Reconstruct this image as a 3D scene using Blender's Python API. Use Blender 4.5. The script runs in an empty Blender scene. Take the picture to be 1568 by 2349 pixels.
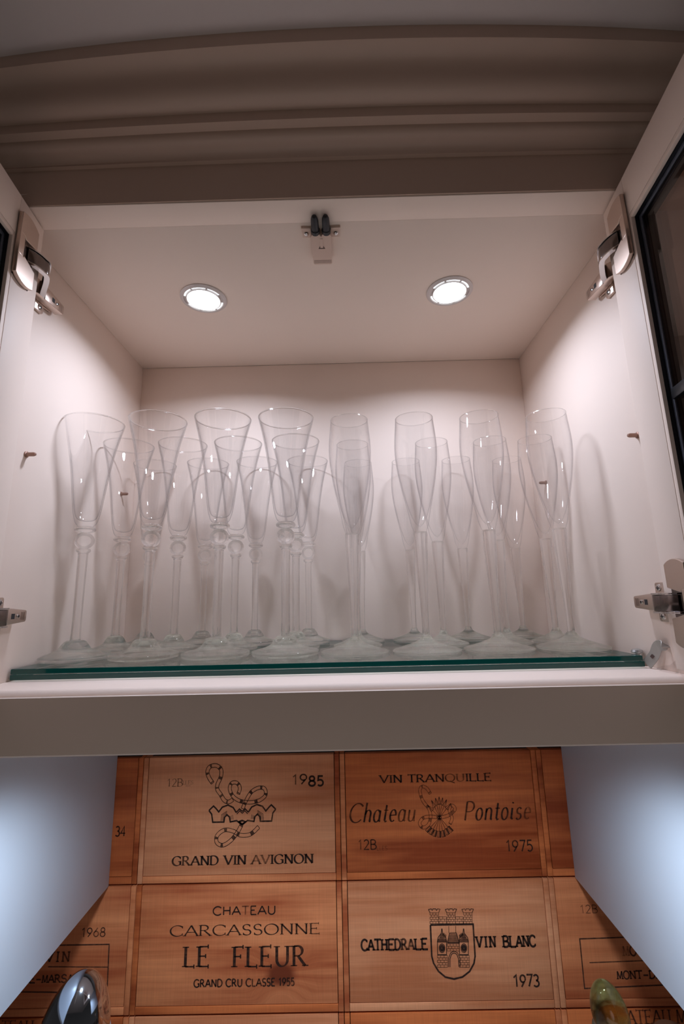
import bpy, bmesh, math, random
from mathutils import Vector, Matrix
R = math.radians
S = 0.75            # the cabinet is drawn on a 0.8-wide module and brought to its real 0.6 m width at the very end
scene = bpy.context.scene
col = scene.collection
random.seed(7)

# ------------------------------------------------------------------ camera, world, light, exposure
scene.view_settings.view_transform = 'Standard'
scene.view_settings.look = 'None'
scene.view_settings.gamma = 1.0
scene.view_settings.use_curve_mapping = False
scene.view_settings.exposure = 0.0
CAM = Vector((.0236, -.5967, .0926)); YAW, PIT, ROL = -.0067, .2040, -.0229
f_ = Vector((math.sin(YAW)*math.cos(PIT), math.cos(YAW)*math.cos(PIT), math.sin(PIT)))
r0 = Vector((math.cos(YAW), -math.sin(YAW), 0)); u0 = r0.cross(f_)
r_ = math.cos(ROL)*r0 + math.sin(ROL)*u0; u_ = -math.sin(ROL)*r0 + math.cos(ROL)*u0
cd = bpy.data.cameras.new('camera'); cam = bpy.data.objects.new('camera', cd); col.objects.link(cam)
cam.matrix_world = Matrix(((r_.x, u_.x, -f_.x, CAM.x*S), (r_.y, u_.y, -f_.y, CAM.y*S), (r_.z, u_.z, -f_.z, CAM.z*S), (0, 0, 0, 1)))
cd.sensor_fit = 'VERTICAL'; cd.sensor_height = 36; cd.sensor_width = 24
cd.lens = 1053.73/2349*36; cd.shift_y = -20.85/2349; cd.clip_start = .01
scene.camera = cam
w = bpy.data.worlds.new('room_light'); scene.world = w; w.use_nodes = True
bg = w.node_tree.nodes['Background']; bg.inputs[0].default_value = (.66, .58, .55, 1); WORLD_LOW, WORLD_HIGH = .055, .020
_N, _L = w.node_tree.nodes, w.node_tree.links           # a dim room: lit surfaces below, dark above
_tc = _N.new('ShaderNodeTexCoord'); _sx = _N.new('ShaderNodeSeparateXYZ'); _mr = _N.new('ShaderNodeMapRange')
_L.new(_tc.outputs['Generated'], _sx.inputs[0]); _L.new(_sx.outputs['Z'], _mr.inputs[0])
_mr.inputs[1].default_value = -.7; _mr.inputs[2].default_value = .5; _mr.inputs[3].default_value = WORLD_LOW; _mr.inputs[4].default_value = WORLD_HIGH
_L.new(_mr.outputs[0], bg.inputs[1])
LED_W, LED_COL = .68, (.90, .98, 1.19)
UNDER_W, UNDER_COL = 14.0, (.72, .86, 1.02)
def lamp(name, kind, loc, energy, color, **kw):
    d = bpy.data.lights.new(name, kind); d.energy = energy; d.color = color
    for k, v in kw.items(): setattr(d, k, v)
    o = bpy.data.objects.new(name, d); col.objects.link(o); o.location = Vector(loc)*S
    return o
# cool lamps under the cabinet, near its front edge, washing the niche below
for sx in (-1, 1):
    lamp('niche_spot', 'SPOT', (sx*.245, -.050, -.04), UNDER_W, UNDER_COL, spot_size=R(132), spot_blend=1.0, shadow_soft_size=.02)
# added fill light from low in front, lifting the fascia and cornice soffits
o = lamp('low_fill_light', 'AREA', (0, -1.0, -1.15), 1.2, (1.0, .95, .88), shape='RECTANGLE', size=1.1, size_y=.5)
o.rotation_euler = (R(146), 0, 0)
# added fill spot, no fitting of the room, brightening the crates under the fascia
o = lamp('niche_fill_spot', 'SPOT', (.0, -2.1, -.80), 6.0, (1.0, .86, .78), spot_size=R(40), spot_blend=1.0, shadow_soft_size=.35)
o.rotation_euler = (R(94.5), 0, 0)
scene.cycles.transparent_max_bounces = 64
scene.cycles.max_bounces = 24; scene.cycles.transmission_bounces = 24; scene.cycles.glossy_bounces = 8; scene.cycles.diffuse_bounces = 6

# ------------------------------------------------------------------ materials
def new_mat(name):
    m = bpy.data.materials.new(name); m.use_nodes = True
    return m, m.node_tree.nodes, m.node_tree.links
def plain(name, c, rough=.5, metal=0., bump=0., bscale=200, spec=.5, vary=0.):
    m, N, L = new_mat(name); b = N['Principled BSDF']
    b.inputs['Base Color'].default_value = (*c, 1); b.inputs['Roughness'].default_value = rough; b.inputs['Metallic'].default_value = metal
    b.inputs['Specular IOR Level'].default_value = spec
    tc = N.new('ShaderNodeTexCoord')
    if bump:
        n = N.new('ShaderNodeTexNoise'); n.inputs['Scale'].default_value = bscale; L.new(tc.outputs['Object'], n.inputs['Vector'])
        bp = N.new('ShaderNodeBump'); bp.inputs['Strength'].default_value = bump; bp.inputs['Distance'].default_value = .0004
        L.new(n.outputs['Fac'], bp.inputs['Height']); L.new(bp.outputs[0], b.inputs['Normal'])
    if vary:
        n2 = N.new('ShaderNodeTexNoise'); n2.inputs['Scale'].default_value = 9; L.new(tc.outputs['Object'], n2.inputs['Vector'])
        mx = N.new('ShaderNodeMix'); mx.data_type = 'RGBA'; mx.inputs[6].default_value = (*[x*(1-vary) for x in c], 1); mx.inputs[7].default_value = (*[min(1, x*(1+vary)) for x in c], 1)
        L.new(n2.outputs['Fac'], mx.inputs[0]); L.new(mx.outputs[2], b.inputs['Base Color'])
    return m
def brushed(name, c, rough=.32):
    m, N, L = new_mat(name); b = N['Principled BSDF']
    b.inputs['Base Color'].default_value = (*c, 1); b.inputs['Metallic'].default_value = 1; b.inputs['Roughness'].default_value = rough
    tc = N.new('ShaderNodeTexCoord'); mp = N.new('ShaderNodeMapping'); mp.inputs['Scale'].default_value = (40, 40, 1500)
    n = N.new('ShaderNodeTexNoise'); n.inputs['Scale'].default_value = 3
    L.new(tc.outputs['Object'], mp.inputs[0]); L.new(mp.outputs[0], n.inputs['Vector'])
    bp = N.new('ShaderNodeBump'); bp.inputs['Strength'].default_value = .12; bp.inputs['Distance'].default_value = .0003
    L.new(n.outputs['Fac'], bp.inputs['Height']); L.new(bp.outputs[0], b.inputs['Normal'])
    return m
def thin_glass(name, tint=(.985, .985, .985), ior=1.5, gain=1.0, rough=.0, dark=None):
    m, N, L = new_mat(name); N.remove(N['Principled BSDF']); out = N['Material Output']
    t = N.new('ShaderNodeBsdfTransparent'); t.inputs[0].default_value = (*tint, 1)
    g = N.new('ShaderNodeBsdfGlossy'); g.inputs['Roughness'].default_value = rough
    f0 = ((ior-1)/(ior+1))**2                            # Schlick reflectance, the same from either side of the thin wall
    fr = N.new('ShaderNodeLayerWeight'); fr.inputs['Blend'].default_value = .5
    pw = N.new('ShaderNodeMath'); pw.operation = 'POWER'; pw.inputs[1].default_value = 5; L.new(fr.outputs['Facing'], pw.inputs[0])
    mu = N.new('ShaderNodeMath'); mu.operation = 'MULTIPLY_ADD'; mu.inputs[1].default_value = (1-f0)*gain; mu.inputs[2].default_value = f0*gain; mu.use_clamp = True
    mix = N.new('ShaderNodeMixShader'); L.new(pw.outputs[0], mu.inputs[0]); L.new(mu.outputs[0], mix.inputs[0])
    if dark:                                             # dark outline of refraction put into the tint at glancing views
        ab = N.new('ShaderNodeMix'); ab.data_type = 'RGBA'; ab.inputs[6].default_value = (*tint, 1); ab.inputs[7].default_value = (*dark, 1)
        p3 = N.new('ShaderNodeMath'); p3.operation = 'POWER'; p3.inputs[1].default_value = 5; L.new(fr.outputs['Facing'], p3.inputs[0]); L.new(p3.outputs[0], ab.inputs[0]); L.new(ab.outputs[2], t.inputs[0])
    L.new(t.outputs[0], mix.inputs[1]); L.new(g.outputs[0], mix.inputs[2]); L.new(mix.outputs[0], out.inputs[0])
    return m
def solid_glass(name, clear=.45, tint=(1, 1, 1), ior=1.5):
    m, N, L = new_mat(name); N.remove(N['Principled BSDF']); out = N['Material Output']
    g = N.new('ShaderNodeBsdfGlass'); g.inputs['Color'].default_value = (*tint, 1); g.inputs['Roughness'].default_value = 0; g.inputs['IOR'].default_value = ior
    t = N.new('ShaderNodeBsdfTransparent'); t.inputs[0].default_value = (*tint, 1)
    mix = N.new('ShaderNodeMixShader'); mix.inputs[0].default_value = clear
    L.new(g.outputs[0], mix.inputs[1]); L.new(t.outputs[0], mix.inputs[2]); L.new(mix.outputs[0], out.inputs[0])
    return m
def emit(name, c, s):
    m, N, L = new_mat(name); N.remove(N['Principled BSDF']); e = N.new('ShaderNodeEmission')
    e.inputs[0].default_value = (*c, 1); e.inputs[1].default_value = s; L.new(e.outputs[0], N['Material Output'].inputs[0]); return m
def wood(name, light, dark, seed, bands=1.0, linen=.5, knot=None):
    """crate board: streaky grain along X, a fine linen-like cross texture, optional knot (x, z, r)"""
    m, N, L = new_mat(name); b = N['Principled BSDF']; b.inputs['Roughness'].default_value = .62; b.inputs['Specular IOR Level'].default_value = .25
    tc = N.new('ShaderNodeTexCoord')
    off = N.new('ShaderNodeVectorMath'); off.operation = 'ADD'; off.inputs[1].default_value = (seed*.731, seed*1.37, seed*.417)
    L.new(tc.outputs['Object'], off.inputs[0])
    src = off.outputs[0]
    if knot:
        sub = N.new('ShaderNodeVectorMath'); sub.operation = 'SUBTRACT'; sub.inputs[1].default_value = (knot[0], 0, knot[1]); L.new(tc.outputs['Object'], sub.inputs[0])
        ms = N.new('ShaderNodeVectorMath'); ms.operation = 'MULTIPLY'; ms.inputs[1].default_value = (.7, 0, 1.0); L.new(sub.outputs[0], ms.inputs[0])
        ln = N.new('ShaderNodeVectorMath'); ln.operation = 'LENGTH'; L.new(ms.outputs[0], ln.inputs[0])
        kr = N.new('ShaderNodeMapRange'); kr.inputs[1].default_value = knot[2]*.55; kr.inputs[2].default_value = knot[2]*2.6; kr.inputs[3].default_value = 1; kr.inputs[4].default_value = 0; kr.interpolation_type = 'SMOOTHSTEP'
        L.new(ln.outputs['Value'], kr.inputs[0])
        sc = N.new('ShaderNodeVectorMath'); sc.operation = 'SCALE'; L.new(ms.outputs[0], sc.inputs[0]); 
        k2 = N.new('ShaderNodeMath'); k2.operation = 'MULTIPLY'; k2.inputs[1].default_value = .9; L.new(kr.outputs[0], k2.inputs[0]); L.new(k2.outputs[0], sc.inputs['Scale'])
        ad = N.new('ShaderNodeVectorMath'); ad.operation = 'ADD'; L.new(off.outputs[0], ad.inputs[0]); L.new(sc.outputs[0], ad.inputs[1]); src = ad.outputs[0]
    def noise(scale, vec, detail=3, rough=.55):
        mp = N.new('ShaderNodeMapping'); mp.inputs['Scale'].default_value = vec; L.new(src, mp.inputs[0])
        n = N.new('ShaderNodeTexNoise'); n.inputs['Scale'].default_value = scale; n.inputs['Detail'].default_value = detail; n.inputs['Roughness'].default_value = rough
        L.new(mp.outputs[0], n.inputs['Vector']); return n.outputs['Fac']
    broad = noise(14*bands, (.16, 1, 1.0), 4)
    fine = noise(120*bands, (.035, 1, 1.0), 3)
    lx = noise(900, (1, 1, .02), 1); lz = noise(900, (.02, 1, 1), 1)
    r1 = N.new('ShaderNodeMapRange'); r1.inputs[1].default_value = .43; r1.inputs[2].default_value = .60; L.new(broad, r1.inputs[0])
    r2 = N.new('ShaderNodeMapRange'); r2.inputs[1].default_value = .35; r2.inputs[2].default_value = .68; L.new(fine, r2.inputs[0])
    a = N.new('ShaderNodeMath'); a.operation = 'MULTIPLY'; a.inputs[1].default_value = .74; L.new(r1.outputs[0], a.inputs[0])
    c = N.new('ShaderNodeMath'); c.operation = 'MULTIPLY_ADD'; c.inputs[1].default_value = .42; L.new(r2.outputs[0], c.inputs[0]); L.new(a.outputs[0], c.inputs[2])
    fac = c.outputs[0]
    mx = N.new('ShaderNodeMix'); mx.data_type = 'RGBA'; mx.inputs[6].default_value = (*light, 1); mx.inputs[7].default_value = (*dark, 1); L.new(fac, mx.inputs[0])
    colr = mx.outputs[2]
    s1 = N.new('ShaderNodeMath'); s1.operation = 'ADD'; L.new(lx, s1.inputs[0]); L.new(lz, s1.inputs[1])
    s2 = N.new('ShaderNodeMapRange'); s2.inputs[1].default_value = .7; s2.inputs[2].default_value = 1.3; s2.inputs[3].default_value = 1-.34*linen; s2.inputs[4].default_value = 1+.34*linen; L.new(s1.outputs[0], s2.inputs[0])
    v = N.new('ShaderNodeVectorMath'); v.operation = 'SCALE'; L.new(colr, v.inputs[0]); L.new(s2.outputs[0], v.inputs['Scale']); colr = v.outputs[0]
    if knot:
        kc = N.new('ShaderNodeMapRange'); kc.inputs[1].default_value = knot[2]*.5; kc.inputs[2].default_value = knot[2]*1.15; kc.inputs[3].default_value = .97; kc.inputs[4].default_value = 0; kc.interpolation_type = 'SMOOTHSTEP'
        L.new(ln.outputs['Value'], kc.inputs[0])
        mk = N.new('ShaderNodeMix'); mk.data_type = 'RGBA'; mk.inputs[7].default_value = (dark[0]*.42, dark[1]*.33, dark[2]*.28, 1); L.new(kc.outputs[0], mk.inputs[0]); L.new(colr, mk.inputs[6]); colr = mk.outputs[2]
    L.new(colr, b.inputs['Base Color'])
    bp = N.new('ShaderNodeBump'); bp.inputs['Strength'].default_value = .15; bp.inputs['Distance'].default_value = .0003; L.new(fine, bp.inputs['Height']); L.new(bp.outputs[0], b.inputs['Normal'])
    return m
def ink_mat(name, c):
    """stamped ink: worn where the 'fade' attribute of a letter says so, plus grain"""
    m, N, L = new_mat(name); b = N['Principled BSDF']; b.inputs['Base Color'].default_value = (*c, 1); b.inputs['Roughness'].default_value = .8; b.inputs['Specular IOR Level'].default_value = .1
    at = N.new('ShaderNodeAttribute'); at.attribute_name = 'fade'
    tc = N.new('ShaderNodeTexCoord'); n = N.new('ShaderNodeTexNoise'); n.inputs['Scale'].default_value = 160; n.inputs['Detail'].default_value = 3; L.new(tc.outputs['Object'], n.inputs['Vector'])
    mr = N.new('ShaderNodeMapRange'); mr.inputs[1].default_value = .3; mr.inputs[2].default_value = .7; mr.inputs[3].default_value = -.18; mr.inputs[4].default_value = .18; L.new(n.outputs['Fac'], mr.inputs[0])
    ad = N.new('ShaderNodeMath'); ad.operation = 'ADD'; ad.use_clamp = True; L.new(at.outputs['Fac'], ad.inputs[0]); L.new(mr.outputs[0], ad.inputs[1])
    t = N.new('ShaderNodeBsdfTransparent'); mix = N.new('ShaderNodeMixShader'); L.new(ad.outputs[0], mix.inputs[0]); L.new(b.outputs[0], mix.inputs[1]); L.new(t.outputs[0], mix.inputs[2])
    L.new(mix.outputs[0], N['Material Output'].inputs[0]); return m

M = {}
M['cream'] = plain('cream_cabinet_lacquer', (.84, .705, .62), .55, bump=.06, bscale=500, spec=.22, vary=.02)
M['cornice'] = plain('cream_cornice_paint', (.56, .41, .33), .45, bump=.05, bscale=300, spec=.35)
M['gable'] = plain('satin_white_gable', (.55, .60, .68), .5, bump=.04, bscale=400, spec=.4)
M['ceiling'] = plain('ceiling_plaster', (.74, .65, .63), .9, bump=.15, bscale=60)
M['wall'] = plain('wall_plaster', (.5, .46, .43), .9, bump=.15, bscale=60)
M['black'] = plain('black_gasket', (.006, .007, .010), .35)
M['blackmetal'] = plain('dark_metal_strip', (.16, .18, .23), .38, metal=.6)
M['rubber'] = plain('black_rubber', (.012, .013, .018), .5)
M['seam'] = plain('seam_shadow_line', (.10, .06, .05), .8)
M['nickel'] = brushed('brushed_nickel', (.62, .50, .43), .34)
M['nickel2'] = plain('nickel_plate', (.60, .49, .43), .30, metal=1, bump=.03)
M['chrome'] = plain('chrome', (.62, .60, .60), .09, metal=1)
M['darkchrome'] = plain('dark_chrome', (.18, .15, .14), .16, metal=1)
M['beige'] = plain('beige_plastic', (.62, .46, .38), .42)
M['zinc'] = plain('zinc_steel', (.55, .56, .56), .38, metal=1)
M['galv'] = plain('galvanised_strip', (.52, .50, .47), .45, metal=.85, bump=.05)
M['peg'] = plain('bronze_peg', (.36, .22, .17), .4, metal=.6)
M['bezel'] = plain('satin_bezel', (.66, .60, .58), .4, metal=.15)
M['lens'] = emit('led_lens', (.95, 1, 1.05), 5.0)
M['lensring'] = emit('led_outer_window', (.93, 1, 1.06), 2.2)
M['bowl'] = thin_glass('flute_bowl_glass', (.990, .990, .991), 1.5, .85, dark=(.52, .52, .54))
M['tulip'] = thin_glass('tulip_bowl_glass', (.990, .990, .991), 1.5, .75, dark=(.74, .73, .75))
M['stem'] = solid_glass('flute_stem_glass', .42)
M['rim'] = solid_glass('flute_rim_glass', .30)
M['rim2'] = solid_glass('tulip_rim_glass', .62)
M['foot'] = solid_glass('flute_foot_glass', .45, (.985, .99, .985), 1.45)
M['sheet'] = thin_glass('shelf_sheet_glass', (.955, .975, .965), 1.52, .9, .01)
M['edge'] = plain('green_glass_edge', (.0, .085, .075), .08, spec=.6)
M['pane'] = thin_glass('smoked_door_glass', (.86, .72, .66), 1.55, 1.25, .004)
M['film'] = thin_glass('clear_plastic_film', (.93, .91, .91), 1.5, 1.2, .05)
M['ink'] = ink_mat('stamped_ink', (.030, .016, .012))
M['ink2'] = ink_mat('stamped_ink_brown', (.060, .026, .018))
M['gapdark'] = plain('dark_gap_backing', (.012, .008, .006), .9)
M['walnut'] = plain('dark_brown_wood_knob', (.075, .028, .014), .45, vary=.2)
M['steelegg'] = plain('polished_steel', (.62, .70, .82), .07, metal=1)
M['bluewhite'] = plain('pale_blue_enamel', (.62, .70, .85), .25)
M['worktop'] = plain('stone_worktop', (.34, .29, .26), .35, bump=.05, vary=.08)
M['clearegg'] = solid_glass('clear_glass', .12, (.97, .99, .97), 1.48)
M['olive'] = solid_glass('olive_tinted_glass', .35, (.74, .71, .46), 1.2)
M['spikes'] = plain('dark_spiky_core', (.012, .016, .03), .4)

# ------------------------------------------------------------------ mesh helpers
class MB:
    def __init__(s): s.v = []; s.f = []; s.mi = []; s.fade = []
    def add(s, vs, fs, mi=0, fade=0.):
        o = len(s.v); s.v += [tuple(v) for v in vs]
        for f in fs: s.f.append([i+o for i in f]); s.mi.append(mi); s.fade.append(fade)
    def box(s, x0, x1, y0, y1, z0, z1, mi=0):
        v = [(x, y, z) for x in (x0, x1) for y in (y0, y1) for z in (z0, z1)]
        s.add(v, [(0, 1, 3, 2), (4, 6, 7, 5), (0, 4, 5, 1), (2, 3, 7, 6), (0, 2, 6, 4), (1, 5, 7, 3)], mi); return s
    def prism(s, poly, fn, t0, t1, mi=0):
        """extrude a polygon [(a,b)] between t0 and t1; fn(a,b,t) -> xyz"""
        n = len(poly); s.add([fn(a, b, t) for t in (t0, t1) for a, b in poly],
                             [tuple(range(n))[::-1], tuple(range(n, 2*n))] + [(i, (i+1) % n, n+(i+1) % n, n+i) for i in range(n)], mi); return s
    def lathe(s, prof, seg=32, org=(0, 0, 0), axis='Z', closed=False, mi=0):
        """revolve [(r,h)]"""
        vs = []; fs = []; rings = []
        def P(r, h, a):
            x, y = r*math.cos(a), r*math.sin(a)
            q = {'Z': (x, y, h), 'Y': (x, h, y), 'X': (h, x, y)}[axis]
            return (q[0]+org[0], q[1]+org[1], q[2]+org[2])
        for r, h in prof:
            if r < 1e-6: rings.append([len(vs)]); vs.append(P(0, h, 0))
            else:
                rings.append(list(range(len(vs), len(vs)+seg))); vs += [P(r, h, 2*math.pi*i/seg) for i in range(seg)]
        pairs = list(zip(rings, rings[1:])) + ([(rings[-1], rings[0])] if closed else [])
        for a, b in pairs:
            for i in range(seg):
                j = (i+1) % seg
                if len(a) == 1 and len(b) == 1: continue
                if len(a) == 1: fs.append((a[0], b[j], b[i]))
                elif len(b) == 1: fs.append((a[i], a[j], b[0]))
                else: fs.append((a[i], a[j], b[j], b[i]))
        s.add(vs, fs, mi); return s
    def sweep(s, pts, w, t, up=(0, 0, 1), mi=0):
        """rectangular bar, width w along 'up', thickness t, along a 3-D polyline"""
        up = Vector(up); pts = [Vector(p) for p in pts]; vs = []; n = len(pts)
        for i, p in enumerate(pts):
            d = (pts[min(i+1, n-1)]-pts[max(i-1, 0)]).normalized(); sd = d.cross(up).normalized()
            vs += [p+up*w/2+sd*t/2, p+up*w/2-sd*t/2, p-up*w/2-sd*t/2, p-up*w/2+sd*t/2]
        fs = [(0, 1, 2, 3), tuple(4*(n-1)+k for k in (3, 2, 1, 0))]
        for i in range(n-1):
            for k in range(4): a, b = 4*i+k, 4*i+(k+1) % 4; fs.append((a, a+4, b+4, b))
        s.add(vs, fs, mi); return s
    def build(s, name, mats, parent=None, smooth=False, bevel=0., seg=2, angle=40, org=None):
        if not isinstance(mats, (list, tuple)): mats = [mats]
        me = bpy.data.meshes.new(name)
        o3 = Vector(org) if org else Vector((0, 0, 0))
        me.from_pydata([Vector(v)-o3 for v in s.v], [], s.f)
        for m in mats: me.materials.append(m)
        me.polygons.foreach_set('material_index', s.mi)
        if any(s.fade):
            a = me.attributes.new('fade', 'FLOAT', 'FACE'); a.data.foreach_set('value', s.fade)
        bm = bmesh.new(); bm.from_mesh(me); bmesh.ops.recalc_face_normals(bm, faces=bm.faces)
        if bevel:
            es = [e for e in bm.edges if len(e.link_faces) == 2 and e.calc_face_angle(0) > R(30)]
            bmesh.ops.bevel(bm, geom=es, offset=bevel, segments=seg, profile=.5, affect='EDGES', clamp_overlap=True)
        bm.to_mesh(me); bm.free()
        if smooth or bevel:
            me.polygons.foreach_set('use_smooth', [True]*len(me.polygons))
            if hasattr(me, 'set_sharp_from_angle'): me.set_sharp_from_angle(angle=R(angle))
        o = bpy.data.objects.new(name, me); col.objects.link(o); o.location = o3
        if parent:
            o.parent = parent
            pw = Vector((0, 0, 0)); q = parent
            while q: pw += q.location; q = q.parent
            o.location = o3 - pw if org else -pw
        return o
def tag(o, label, cat, group=None, kind=None):
    o['label'] = label; o['category'] = cat
    if group: o['group'] = group
    if kind: o['kind'] = kind
    return o
def thing(name, loc, label, cat, group=None):
    o = bpy.data.objects.new(name, None); col.objects.link(o); o.location = loc; o.empty_display_size = .02
    return tag(o, label, cat, group)
def struct(o): o['kind'] = 'structure'; return o
def box(name, m, x0, x1, y0, y1, z0, z1, parent=None, bevel=0.):
    return MB().box(x0, x1, y0, y1, z0, z1).build(name, m, parent, bevel=bevel)
def copy_tree(o, parent=None):
    c = o.copy(); col.objects.link(c)
    if parent: c.parent = parent
    for ch in list(o.children): copy_tree(ch, c)
    return c
def catmull(pts, n=8, closed=False):
    P = [Vector(p) for p in pts]; out = []; N_ = len(P)
    rng = range(N_ if closed else N_-1)
    for i in rng:
        p0, p1, p2, p3 = (P[(i-1) % N_], P[i], P[(i+1) % N_], P[(i+2) % N_]) if closed else (P[max(i-1, 0)], P[i], P[i+1], P[min(i+2, N_-1)])
        for k in range(n):
            t = k/n; out.append(.5*((2*p1)+(-p0+p2)*t+(2*p0-5*p1+4*p2-p3)*t*t+(-p0+3*p1-3*p2+p3)*t*t*t))
    if not closed: out.append(P[-1])
    return out

# ------------------------------------------------------------------ structure: room shell and worktop
H = .5812
struct(MB().box(-2.2, 2.2, -2.6, .62, .726, .78).build('ceiling', M['ceiling']))
struct(MB().box(-2.2, 2.2, .47, .56, -1.6, .726).build('wall_back', M['wall']))
tag(box('worktop', M['worktop'], -1.2, 1.2, -.30, .352, -.80, -.75, bevel=.004), 'stone worktop under the niche, below the wine crates', 'worktop')

# ------------------------------------------------------------------ the wall cabinet
cab = thing('wall_cabinet', (0, .1, -.018), 'open cream wall cabinet with two glass doors above the wine crates', 'cabinet')
def part(name, m, *b, bevel=.0006, parent=None): return box(name, m, *b, parent=parent or cab, bevel=bevel)
part('back_panel', M['cream'], -.4, .4, .300, .312, 0, H)
part('side_panel', M['cream'], -.4185, -.4, -.075, .318, -.018, .602)
part('side_panel', M['cream'], .4, .4185, -.075, .318, -.018, .602)
part('top_panel', M['cream'], -.4, .4, -.0755, .3, H, .602)
# base board with a rounded front lip
lip = [(.312, 0), (-.0555, 0)] + [(-.0555-.0085*math.sin(a), -.0085+.0085*math.cos(a)) for a in [R(x) for x in range(10, 91, 10)]] + [(-.064, -.014), (-.060, -.018), (.312, -.018)]
MB().prism(lip, lambda a, b, t: (t, a, b), -.3998, .3998).build('bottom_panel', M['cream'], cab, smooth=True, angle=35)
MB().prism([(-.064, -.0062), (-.069, -.0062), (-.0705, -.0050), (-.072, -.0060), (-.0725, -.0085), (-.0725, -.0630), (-.071, -.0648), (-.052, -.0648), (-.052, -.0185), (-.064, -.0185)],
           lambda a, b, t: (t, a, b), -.46, .46).build('fascia', M['cream'], cab, smooth=True, angle=35)
part('top_rail', M['cream'], -.4185, .4185, -.1115, -.0755, H, .602, bevel=.0004)

# cornice above the doors: stepped, slightly bow-fronted
prof = [(-.1135, .583, .0012), (-.1135, .637, .0030), (-.1190, .637, .0035)]
for t in [i/10 for i in range(1, 11)]:                   # small ogee: upright, soffit, upright
    prof.append((-.1190-.0205*(t*t*(3-2*t)), .6370+.0205*(t+.13*math.sin(2*math.pi*t)), .0055+.001*t))
prof += [(-.1395, .6575, .0066), (-.1505, .6575, .007), (-.1505, .6715, .008)]
for t in [i/14 for i in range(1, 15)]:                   # large cyma
    a = t*2-1
    prof.append((-.1505-.045*(.5+.5*(a*abs(a)**.2*.35+a**3*.65)), .6715+.0355*(.5+.5*math.sin(a*math.pi/2)), .008+.007*t))
prof += [(-.1960, .7070, .016), (-.1960, .7258, .0165), (-.0770, .7258, 0), (-.0770, .583, 0)]
cm = MB(); xs = [-.86+1.72*i/48 for i in range(49)]; n = len(prof)
vs = [(x, y+b*(min((x/.40)**2, 2.2)-.30*x/.40), z) for x in xs for y, z, b in prof]
fs = [(i*n+k, i*n+(k+1) % n, (i+1)*n+(k+1) % n, (i+1)*n+k) for i in range(48) for k in range(n)] + [tuple(range(n)), tuple(48*n+k for k in range(n))]
cm.add(vs, fs)
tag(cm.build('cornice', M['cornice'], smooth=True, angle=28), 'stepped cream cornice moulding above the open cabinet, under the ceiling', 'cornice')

# side gables either side of the niche
for s, nm in ((-1, 'left'), (1, 'right')):
    o = MB().box(min(s*.42, s*.442), max(s*.42, s*.442), -.049, .352, -.4083, .60).build('side_gable', M['gable'], bevel=.0008)
    tag(o, f'tall satin gable panel closing the {nm} side of the niche', 'panel', 'gable panels')

# ------------------------------------------------------------------ doors
TH = R(8)
def make_door(s):
    """s = +1 right, -1 left; local u from the hinge edge outward, n towards the cabinet centre"""
    hp = Vector((.3728 if s > 0 else -.3672, -.0765, 0)); du = Vector((-s*math.sin(TH), -math.cos(TH), 0)); dn = Vector((-s*math.cos(TH), math.sin(TH), 0))
    W, Z0, Z1 = .395, .0105, .5795
    fn = lambda u, n, z: tuple(hp+du*u+dn*n+Vector((0, 0, z)))
    def lbox(mb, u0, u1, n0, n1, z0, z1, mi=0):
        v = [fn(u, n, z) for u in (u0, u1) for n in (n0, n1) for z in (z0, z1)]
        mb.add(v, [(0, 1, 3, 2), (4, 6, 7, 5), (0, 4, 5, 1), (2, 3, 7, 6), (0, 2, 6, 4), (1, 5, 7, 3)], mi)
    def ring(mb, a, b, n0, n1):                          # frame ring between inset a and inset b
        lbox(mb, a, b, n0, n1, Z0+a, Z1-a); lbox(mb, W-b, W-a, n0, n1, Z0+a, Z1-a)
        lbox(mb, b, W-b, n0, n1, Z0+a, Z0+b); lbox(mb, b, W-b, n0, n1, Z1-b, Z1-a)
    m = MB(); ring(m, 0, .0535, -.026, 0); door = m.build('door', M['cream'], cab, bevel=.0007)
    door['label'] = 'cream framed door with smoked glass, swung open on the %s' % ('right' if s > 0 else 'left')
    m = MB(); ring(m, .0532, .0541, -.02, -.0009); m.build('seam', M['seam'], door)
    m = MB(); ring(m, .0541, .0600, -.0044, -.0002); m.build('glazing_bead', M['cream'], door, bevel=.0004)
    m = MB(); ring(m, .0536, .0602, -.0084, -.0046); ring(m, .0536, .0646, -.0235, -.0102); m.build('gasket', M['black'], door)
    m = MB(); ring(m, .0604, .0646, -.0100, -.0084); m.build('inner_strip', M['blackmetal'], door, bevel=.0003)
    m = MB(); lbox(m, .0648, W-.0648, -.0180, -.0112, Z0+.0648, Z1-.0648); m.build('pane', M['pane'], door)
    m = MB(); lbox(m, .0650, W-.0650, -.0110, -.0062, .289, .301); lbox(m, .195, .207, -.0110, -.0064, Z0+.066, .2888); lbox(m, .195, .207, -.0110, -.0064, .3012, Z1-.066); m.build('muntin', M['black'], door, bevel=.0008)
    return fn
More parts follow.
